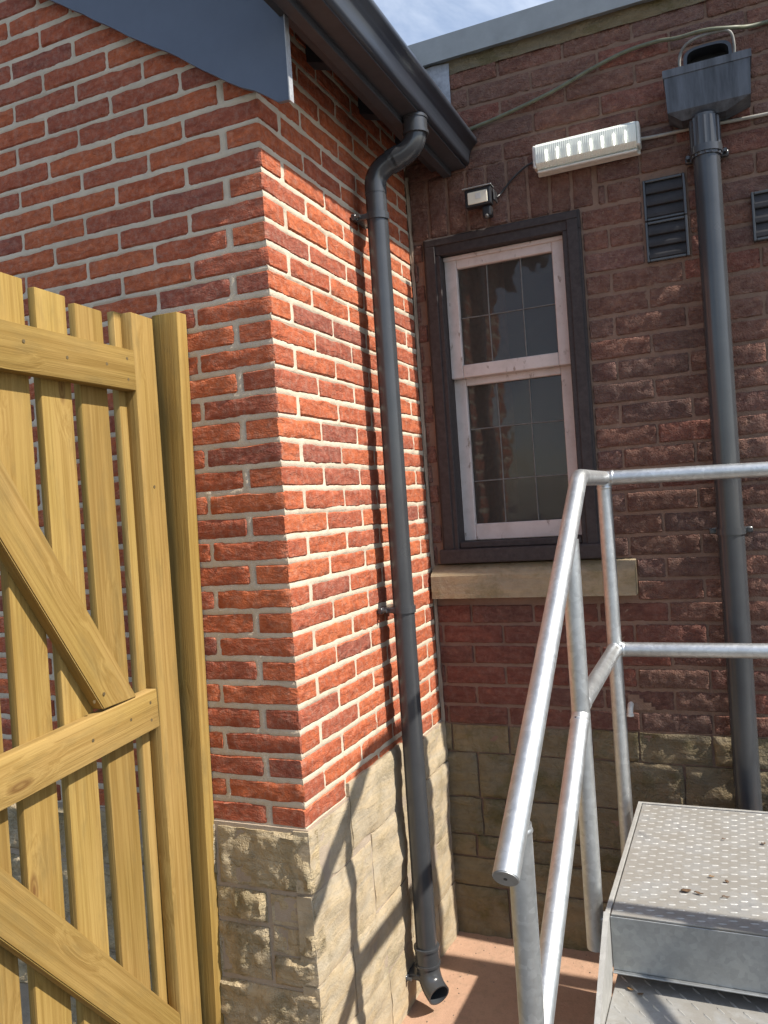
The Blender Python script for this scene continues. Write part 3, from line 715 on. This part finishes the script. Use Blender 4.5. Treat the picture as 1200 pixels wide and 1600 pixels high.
fd = empty('floodlight', (.275, D, 2.72), 'small black floodlight with motion sensor above the window', 'floodlight')
o = box('body', (.222, D-.085, 2.700), (.332, D-.048, 2.772), 'black', None, .006, 2); lpart(o, fd)
o = box('lens', (.236, D-.0880, 2.709), (.318, D-.0845, 2.758), 'flood_lens', None, .002); lpart(o, fd)
o = box('reflection_patch', (.268, D-.0895, 2.726), (.290, D-.0875, 2.750), 'white', None, .001); lpart(o, fd)  # white patch standing for the bright reflection on the lens
o = box('top_fin', (.214, D-.092, 2.7725), (.336, D-.046, 2.777), 'galv_dull', None, .001); lpart(o, fd)
bm = bmesh.new(); add_box(bm, (.255, D-.05, 2.712), (.300, D-.004, 2.757), .004); lpart(bm_obj('bracket', bm, 'black'), fd); lpart(box('side_arm', (.336, D-.070, 2.716), (.342, D-.02, 2.760), 'black', None, .002), fd)
bm = bmesh.new(); add_box(bm, (.288, D-.075, 2.655), (.326, D-.035, 2.699), .008, 2); lpart(bm_obj('sensor_housing', bm, 'black'), fd)
bm = bmesh.new(); bmesh.ops.create_uvsphere(bm, u_segments=14, v_segments=8, radius=.0095, matrix=Matrix.Translation((.307, D-.068, 2.658))); lpart(bm_obj('sensor_dome', bm, 'came', None, 60), fd)

fd.scale = (.88, .9, .88); fd.location += Vector((.018, 0, -.030))
YC = D-.012
c1 = tube('green_cable', smooth_path([(.262, YC, 2.975), (.30, YC, 2.982), (.37, YC, 2.992), (.56, YC-.004, 3.028), (.70, YC-.004, 3.070), (.82, YC-.004, 3.098), (.92, YC-.01, 3.100), (.985, YC-.05, 3.072), (1.07, YC-.088, 3.053), (1.15, YC-.07, 3.047), (1.20, YC-.02, 3.062), (1.30, YC, 3.066), (1.6, YC, 3.02), (2.1, YC, 3.0)]), .0064, 'green_cable', None, 10)
tag(c1, 'green cable sagging across the top of the brown brick wall', 'cable')
c4 = tube('looped_cable', smooth_path([(1.000, YC-.055, 2.90), (.988, YC-.066, 2.965), (.996, YC-.070, 3.015), (1.03, YC-.080, 3.037), (1.09, YC-.082, 3.042), (1.138, YC-.076, 3.036), (1.150, YC-.072, 2.99), (1.144, YC-.065, 2.92)]), .0048, 'loop_cable', None, 10)
tag(c4, 'grey cable looped over the spout and into the hopper', 'cable')
c2 = tube('grey_cable', smooth_path([(.848, YC-.004, 2.798), (.90, YC, 2.796), (.98, YC, 2.795), (1.05, YC, 2.794), (1.13, YC, 2.789), (1.25, YC, 2.785), (1.45, YC, 2.782), (2.1, YC, 2.78)]), .0055, 'grey_cable', None, 10)
tag(c2, 'pale grey cable from the bulkhead light past the hopper pipe', 'cable')
c3 = tube('black_lead', smooth_path([(.352, D-.03, 2.705), (.364, D-.012, 2.722), (.41, YC, 2.765), (.46, YC, 2.797), (.502, YC, 2.806)]), .0035, 'black', None, 8)
tag(c3, 'thin black lead from floodlight to bulkhead light', 'cable')

def vent(name, x0, x1, z0, z1, n, label, proud, group):
    v = empty(name, ((x0+x1)/2, D, z0), label, 'air vent', group)
    bm = bmesh.new(); t = .009; y0, y1 = D-proud, D+.022
    add_box(bm, (x0, y0, z0), (x0+t, y1, z1), .002); add_box(bm, (x1-t, y0, z0), (x1, y1, z1), .002)
    add_box(bm, (x0+t, y0+.0005, z1-t), (x1-t, y1, z1-.0003), .002); add_box(bm, (x0+t, y0+.0005, z0+.0003), (x1-t, y1, z0+t), .002)
    lpart(bm_obj('vent_frame', bm, 'pvc'), v)
    lpart(box('vent_back', (x0+t, D+.012, z0+t), (x1-t, D+.018, z1-t), 'black'), v)
    h = (z1-z0-2*t)/n
    for i in range(n):
        z = z0+t+i*h; pr = [(y0+.003, z+.0015), (y0+.001, z+h*.10), (y0+.001, z+h*.34), (y0+.004, z+h*.62), (y0+.009, z+h*.90), (y0+.012, z+h*1.02), (y0+.016, z+h*1.0), (y0+.012, z+.0015)]
        lpart(prism('louvre', pr, x0+t+.0005, x1-t-.0005, 'louvre', None), v)
vent('air_vent', .846, .980, 2.523, 2.660, 3, 'upper of two stacked dark louvred vents beside the hopper pipe', .010, 'louvred vents')
vent('air_vent', .846, .980, 2.386, 2.520, 3, 'lower of two stacked dark louvred vents beside the hopper pipe', .012, 'louvred vents')
vent('air_vent', 1.172, 1.42, 2.392, 2.548, 3, 'wide grey louvred vent cut off at the right of the hopper pipe', .022, 'louvred vents')
stub = empty('pipe_stub', (.698, D, .868), 'small pale capped pipe stub poking from the wall behind the post', 'pipe stub')
lpart(tube('pipe', [(.698, D+.01, .892), (.698, D-.02, .890), (.698, D-.034, .880), (.697, D-.036, .862)], .010, 'white', None, 12), stub)
lpart(tube('rim', [(.697, D-.036, .866), (.697, D-.036, .858)], .0125, 'white', None, 12), stub)

# ------------------------------------------------------------------ timber gate
ga = R(-3.7); GX = Vector((-math.sin(ga), -math.cos(ga), 0))
GT = empty('wooden_gate', (-.326, -.062, 0), 'open yellow-brown picket gate with diagonal braces beside the brick wall', 'gate', None, math.atan2(GX.y, GX.x))
def board(name, L, w, t, mat='wood', bev=.0025, seed=0, warp=.0):
    """length +X, width +Z, thickness -Y from the front face y=0"""
    rg = random.Random(seed); bm = bmesh.new(); add_box(bm, (0, -t, 0), (L, 0, w))
    ed = [e for e in bm.edges if abs(e.verts[0].co.x-e.verts[1].co.x) > L*.5]
    bmesh.ops.subdivide_edges(bm, edges=ed, cuts=6)
    ph = rg.uniform(0, 6)
    for v in bm.verts:
        f = v.co.x/L; v.co.y += warp*math.sin(f*3+ph); v.co.z += warp*.6*math.sin(f*2.2+ph*2)
    be = [e for e in bm.edges if len(e.link_faces) == 2 and e.calc_face_angle(0) > .6]
    bmesh.ops.bevel(bm, geom=be, offset=bev, segments=2, affect='EDGES', profile=.5)
    me = bpy.data.meshes.new(name); bm.to_mesh(me); bm.free(); me.materials.append(MAT[mat])
    me.polygons.foreach_set('use_smooth', [True]*len(me.polygons)); me.set_sharp_from_angle(angle=R(40))
    o = bpy.data.objects.new(name, me); COL.objects.link(o); return o
def upright(name, u0, u1, z0, z1, y, t, seed, warp=.002):
    o = board(name, z1-z0, u1-u0, t, seed=seed, warp=warp); o.parent = GT
    o.rotation_euler = (0, R(-90), 0); o.location = (u1, y, z0); return o       # board X -> up, board Z -> -u
def bar(name, ua, za, ub, zb, w, y, t, seed, warp=.0015):
    L = math.hypot(ub-ua, zb-za); o = board(name, L, w, t, seed=seed, warp=warp); o.parent = GT
    o.rotation_euler = (0, -math.atan2(zb-za, ub-ua), 0); o.location = (ua, y, za); return o
TG = .036
upright('stile', .004, .096, .06, 2.170, 0, TG, 1); upright('stile', .84, .932, .06, 2.17, 0, TG, 2)
bar('rail', .097, 1.967, .839, 1.962, .103, -.0005, TG-.001, 3); bar('rail', .097, 1.103, .839, 1.072, .098, -.0005, TG-.001, 4); bar('rail', .097, .175, .839, .175, .10, -.0005, TG-.001, 5)
def brace(x0, z0, x1, z1, w, seed):     # lower edge line; the ends are cut to the rails above and below
    sl = (z1-z0)/(x1-x0)
    bm = bmesh.new(); h = w*math.sqrt(1+sl*sl)
    du = h/sl
    pts = [(x0, z0), (x0-du, z0), (x1-du, z1), (x1, z1)]
    a = [bm.verts.new((u, -.0012, z)) for u, z in pts]; b = [bm.verts.new((u, -TG+.001, z)) for u, z in pts]
    bm.faces.new(a); bm.faces.new(b[::-1])
    for i in range(4): bm.faces.new((a[i], b[i], b[(i+1) % 4], a[(i+1) % 4]))
    bmesh.ops.bevel(bm, geom=list(bm.edges), offset=.0025, segments=2, affect='EDGES')
    # turn local +X along the brace so the grain follows it
    an = math.atan2(z1-z0, x1-x0); m = Matrix.Rotation(an, 4, 'Y')
    org = Vector((x0, 0, z0)); bmesh.ops.translate(bm, verts=bm.verts, vec=-org); bmesh.ops.transform(bm, matrix=m, verts=bm.verts)
    o = bm_obj('brace', bm, 'wood', GT, 40); o.location = org; o.rotation_euler = (0, -an, 0); return o
brace(.302, 1.199, .80, 1.958, .104, 1); brace(.158, .282, .838, 1.066, .098, 2)
for i, u0 in enumerate((.026, .161, .298, .430, .566, .702, .835)):
    upright('slat', u0, u0+.098, .05+.01*(i % 3), 2.168+(.004, -.004, .003, .012, .0, .006, .002)[i], -TG-.0008, .021, 20+i, .003)
pp = board('timber_batten', 2.13, .083, .042, seed=50, warp=.001); pp.rotation_euler = (0, R(-90), 0)
pp.location = (-.298, -.003, .055); pp.rotation_euler = (0, R(-90+.9), 0)
# batten stands out from the wall: turn it so that its 42 mm thickness projects towards -y
tag(pp, 'upright treated timber batten fixed to brick wall beside the gate', 'post')
pp.location.y = -.001

# ------------------------------------------------------------------ galvanised steel steps
ST = empty('metal_staircase', (.95, .4, 0), 'galvanised steel steps and landing with tubular handrail and chequer plate treads', 'staircase')
def spart(o, par=None):
    loc_to(o, ST); return o
XR, RT = .695, .0222
ZP, YF, YBk = .66, .058, .768
XL, XE = .738, 2.6
XS = 1.585
# landing
def plate(name, x0, x1, y0, y1, z, edge):
    bm = bmesh.new(); add_box(bm, (x0, y0, z-.005), (x1, y1, z), .0012)
    return spart(bm_obj(name, bm, 'galv_dusty'))
lp = plate('landing_plate', XL+.014, XE, YF+.002, YBk-.014, ZP, 0)
bm = bmesh.new(); add_box(bm, (XL, YF, ZP-.12), (XL+.011, YBk, ZP+.002), .001); add_box(bm, (XL, YBk-.011, ZP-.12), (XE, YBk, ZP+.0022), .001); spart(bm_obj('edge_angle', bm, 'galv_edge'))
lug_cache = {}
def lugs(name, x0, x1, y0, y1, z, pitchx, pitchy, L, wd, alt, parent, ang0):
    V = []; Fc = []; j = 0; y = y0
    while y < y1:
        x = x0+(pitchx/2 if j % 2 else 0); i = 0
        while x < x1:
            an = ang0 if (not alt or (i+j) % 2 == 0) else -ang0
            ca, sa = math.cos(an), math.sin(an); b = len(V)
            for (p, q, h) in ((-1, 0, 0), (-.4, -1, 0), (.4, -1, 0), (1, 0, 0), (.4, 1, 0), (-.4, 1, 0), (-.55, 0, 1), (.55, 0, 1)):
                lx, ly = p*L/2, q*wd/2; V.append((x+lx*ca-ly*sa, y+lx*sa+ly*ca+.10*abs(lx), z+h*.0018))
            Fc += [(b, b+1, b+6), (b+1, b+2, b+7, b+6), (b+2, b+3, b+7), (b+3, b+4, b+7), (b+4, b+5, b+6, b+7), (b+5, b, b+6)]
            x += pitchx; i += 1
        y += pitchy; j += 1
    o = mesh_obj(name, V, Fc, 'galv_edge', None, False); o.parent = parent; o['kind'] = 'stuff'; return o
lugs('raised_lugs', XL+.03, 1.5, YF+.02, YBk-.025, ZP+.0001, .044, .0195, .022, .0042, False, lp, R(10))
# riser sheet under the landing nose
bm = bmesh.new(); add_box(bm, (XL+.012, YF, ZP-.128), (XE, YF+.004, ZP-.0055), .001); add_box(bm, (XL+.012, YF-.010, ZP-.132), (XE, YF+.006, ZP-.1285), .001); spart(bm_obj('riser', bm, 'galv_dull'))
zt = ZP-.165
for i in range(3):
    z = ZP-.165*(i+1); y1 = YF+.055-.232*i; y0 = y1-.285
    tp = plate('tread', XL+.012, XS, y0, y1, z, 0)
    lugs('raised_lugs', XL+.03, 1.45, y0+.02, y1-.015, z+.0001, .052, .030, .030, .0065, False, tp, R(-52))
    bm = bmesh.new(); add_box(bm, (XL+.012, y0, z-.128), (XS, y0+.004, z-.0055), .001); spart(bm_obj('riser', bm, 'galv_dull'))
# stringer plate
bm = bmesh.new(); sl = .715
pts = [(YF, ZP+.004), (YF, ZP-.14), (-.62, ZP-.14-sl*(YF+.62)), (-.78, .0), (-.86, .0), (YF-.92, ZP+.004-sl*.92+.0)]
a = [bm.verts.new((XL-.002, y, z)) for y, z in pts]; b = [bm.verts.new((XL+.010, y, z)) for y, z in pts]
bm.faces.new(a); bm.faces.new(b[::-1])
for i in range(len(pts)): j = (i+1) % len(pts); bm.faces.new((a[i], b[i], b[j], a[j]))
st1 = spart(bm_obj('stringer', bm, 'galv_edge'))
st2 = bpy.data.objects.new('stringer', st1.data); COL.objects.link(st2); st2.parent = ST; st2.location = st1.location+Vector((XS-XL, 0, 0))
# tubes
H0 = Vector((XR, -.566, 1.016)); slope = .718
yt = .345; zt = 1.668
p_top = Vector((XR, yt, H0.z+slope*(yt-H0.y)))
PB = .785
spart(tube('handrail', [H0, H0+Vector((0, .3, .3*slope)), p_top-Vector((0, .035, .035*slope))]+arc(p_top, p_top-Vector((0, .03, .03*slope)), p_top+Vector((0, .03, 0)), 6)[1:]+[(XR, PB, p_top.z)], RT, 'galv', None, 28))
ec = spart(tube('end_cap', [H0-Vector((0, .0016, .0016*slope)), H0+Vector((0, .004, .004*slope))], RT-.0012, 'galv_dull', None, 28))
he = spart(tube('end_cap_hole', [H0-Vector((0, .0022, .0022*slope)), H0+Vector((0, .002, .002*slope))], .0032, 'black', None, 10))
spart(tube('landing_rail', [(XR-.003, PB, p_top.z), (1.2, PB, p_top.z-.010), (XE, PB, p_top.z-.016)], RT, 'galv', None, 28))
Y2p, zm = .160, 1.092
spart(tube('post', [(XR, Y2p, .52), (XR, Y2p, 1.0), (XR, Y2p, H0.z+slope*(Y2p-H0.y)-.02)], RT, 'galv', None, 28))
spart(tube('post', [(XR, PB, .10), (XR, PB, 1.0), (XR, PB, p_top.z-.012)], RT, 'galv', None, 28))
spart(tube('post', [(XR, -.467, .12), (XR, -.467, .6), (XR, -.467, H0.z+slope*(-.467-H0.y)-.02)], RT, 'galv', None, 28))
spart(tube('mid_rail', [(XR, -.46, zm-slope*(Y2p+.46)), (XR, Y2p-.1, zm-.1*slope), (XR, Y2p, zm)], RT, 'galv', None, 28))
spart(tube('mid_rail', [(XR, Y2p, zm+.02), (XR, .5, zm+.03), (XR, PB, zm+.04)], RT, 'galv', None, 28))
spart(tube('mid_rail', [(XR, PB, zm+.04), (1.2, PB, zm+.038), (XE, PB, zm+.034)], RT, 'galv', None, 28))
spart(tube('post', [(XE-.1, PB, .10), (XE-.1, PB, 1.0), (XE-.1, PB, p_top.z-.03)], RT, 'galv', None, 28))
XQ = XS+.035
spart(tube('handrail', [(XQ, H0.y, H0.z), (XQ, H0.y+.3, H0.z+.3*slope), (XQ, YF-.01, H0.z+slope*(YF-.01-H0.y))], RT, 'galv', None, 20))
spart(tube('post', [(XQ, YF-.014, .40), (XQ, YF-.014, 1.0), (XQ, YF-.014, p_top.z)], RT, 'galv', None, 20)); spart(tube('landing_rail', [(XQ, YF-.014, p_top.z-.022), (XE, YF-.014, p_top.z-.022)], RT, 'galv', None, 20)); spart(tube('post', [(XQ, -.467, .12), (XQ, -.467, .6), (XQ, -.467, 1.07)], RT, 'galv', None, 20))
spart(tube('mid_rail', [(XQ, -.46, zm-slope*(Y2p+.46)), (XQ, YF-.01, zm-slope*(Y2p-YF+.01))], RT, 'galv', None, 20)); spart(tube('mid_rail', [(XQ, YF-.014, zm), (XE, YF-.014, zm)], RT, 'galv', None, 20))
for y in (YF-.01, ):
    for q in (0, 1):
        spart(tube('bolt', [(XL-.012, Y2p-.03+.06*q, .545), (XL+.004, Y2p-.03+.06*q, .545)], .009, 'galv', None, 6))
spart(box('post_bracket', (XR+.004, Y2p-.014, .53), (XL-.0025, Y2p+.014, .60), 'galv_dull', None, .002))
spart(box('leg', (XL+.01, YBk-.06, 0), (XL+.06, YBk-.012, ZP-.121), 'galv_dull', None, .002)); spart(box('leg', (XE-.08, YBk-.06, 0), (XE-.03, YBk-.012, ZP-.121), 'galv_dull', None, .002))

def weld(c, d, r=RT+.0016, h=.006):
    c = Vector(c); d = Vector(d).normalized(); spart(tube('weld', [c-d*h, c-d*h*.4, c+d*h*.4, c+d*h], r, 'galv', None, 20, True, [r-.002, r, r, r-.002]))
weld((XR, PB, p_top.z-.030), (0, 0, 1)); weld((XR+.026, PB, p_top.z), (1, 0, 0)); weld((XR+.026, PB, zm+.04), (1, 0, 0)); weld((XR, PB-.026, zm+.04), (0, 1, 0))
weld((XR, Y2p-.022, zm-.022*slope), (0, 1, slope)); weld((XR, Y2p+.026, zm+.021), (0, 1, 0)); weld((XR, -.467, H0.z+slope*(-.467-H0.y)-.032), (0, 0, 1))
spart(tube('vent_hole', [(XR-.006, Y2p-.035, zm-.018+RT*.80), (XR-.006, Y2p-.0352, zm-.0165+RT*.86)], .003, 'black', None, 8))
# screw heads on the gate
for (u, z) in [(.128, 2.045), (.128, 1.992), (.13, 1.172), (.13, 1.128), (.208, 2.02), (.345, 2.015), (.475, 2.03), (.21, 1.15), (.348, 1.14), (.30, 1.235), (.335, 1.225), (.05, 1.72), (.045, .9)]:
    o = tube('screw', [(u, -.001, z), (u, .0012, z)], .0042, 'screw', GT, 8)
# ------------------------------------------------------------------ dry leaves on the landing
def leaf(x, y, z, L, w, rz, mat, label):
    rg = random.Random(int(x*9000+y*777)); V = []; Fc = []; n = 6
    for i in range(n+1):
        f = i/n; hw = w*math.sin(math.pi*min(1, f*.96+.04))**.8*.5+.0006
        for s in (-1, 0, 1): V.append(((f-.5)*L, s*hw*(1+rg.uniform(-.25, .25)), .0022+abs(s)*.0012*rg.uniform(.2, 1.3)+.0008*math.sin(f*7)))
    for i in range(n):
        for s in (0, 1): a = i*3+s; Fc.append((a, a+1, a+4, a+3))
    o = mesh_obj('dry_leaf', V, Fc, mat, None, True); o.location = (x, y, z); o.rotation_euler = (0, 0, rz)
    md = o.modifiers.new('s', 'SOLIDIFY'); md.thickness = .0008
    tag(o, label, 'leaf', 'leaf litter on the steps'); return o
def fl(px, py, z):
    d = F_+r_*((px-600)/1266.56)-u_*((py-800)/1266.56); t = (z-CAM.z)/d.z; p = CAM+d*t; return p.x, p.y
LV = [(1072, 1394, .024, .013, .3, 'leaf', 'largest dark curled leaf lying on the landing plate'), (1092, 1398, .022, .006, -.2, 'leaf', 'thin dark leaf stalk beside the largest leaf on the landing'), (1134, 1404, .017, .006, .1, 'leaf', 'small dark sliver of leaf nearest the landing edge'),
      (1112, 1372, .014, .006, .2, 'straw', 'orange-brown leaf scrap in the middle of the landing'), (1136, 1380, .014, .007, -.9, 'leaf', 'short brown twig lying crosswise on the landing'), (1193, 1320, .012, .009, .5, 'leaf', 'greenish leaf crumb at the right side of the landing'),
      (1131, 1313, .011, .005, .4, 'leaf', 'tiny brown crumb towards the back of the landing')]
for (px, py, L, w, rz, m, lab) in LV:
    x, y = fl(px, py, ZP); leaf(x, y, ZP+.0015, L, w, rz, m, lab)
for (px, py, L, w, rz, m, lab) in [(985, 1548, .016, .007, -.3, 'straw', 'orange-brown leaf scrap on the tread below the landing'), (1001, 1556, .014, .006, .5, 'leaf', 'brown leaf crumb on the tread below the landing')]:
    x, y = fl(px, py, ZP-.165); leaf(x, y, ZP-.165+.0015, L, w, rz, m, lab)

x, y = fl(714, 1452, 0); leaf(x, y-.012, .006, .035, .018, 1.2, 'straw', 'rusty brown leaf in the corner at the foot of the wall')
# grit and crumbs swept against the wall foot
V = []; Fc = []; rg = random.Random(5)
for i in range(260):
    if i % 2: x = rg.uniform(.02, .75); y = D-.02-abs(rg.gauss(0, .10))
    else: x = .03+abs(rg.gauss(0, .12)); y = rg.uniform(.2, D-.03)
    r = .0008+.0030*rg.random()**3; b = len(V)
    V += [(x-r, y, .004), (x, y-r*rg.uniform(.6, 1.2), .004), (x+r, y, .004), (x, y+r, .004), (x+rg.uniform(-.4, .4)*r, y, .004+r*rg.uniform(.5, 1.1))]
    Fc += [(b, b+1, b+4), (b+1, b+2, b+4), (b+2, b+3, b+4), (b+3, b, b+4)]
g = mesh_obj('grit', V, Fc, 'gravel'); g['kind'] = 'stuff'; g['label'] = 'loose grit swept along the foot of the walls'; g['category'] = 'grit'
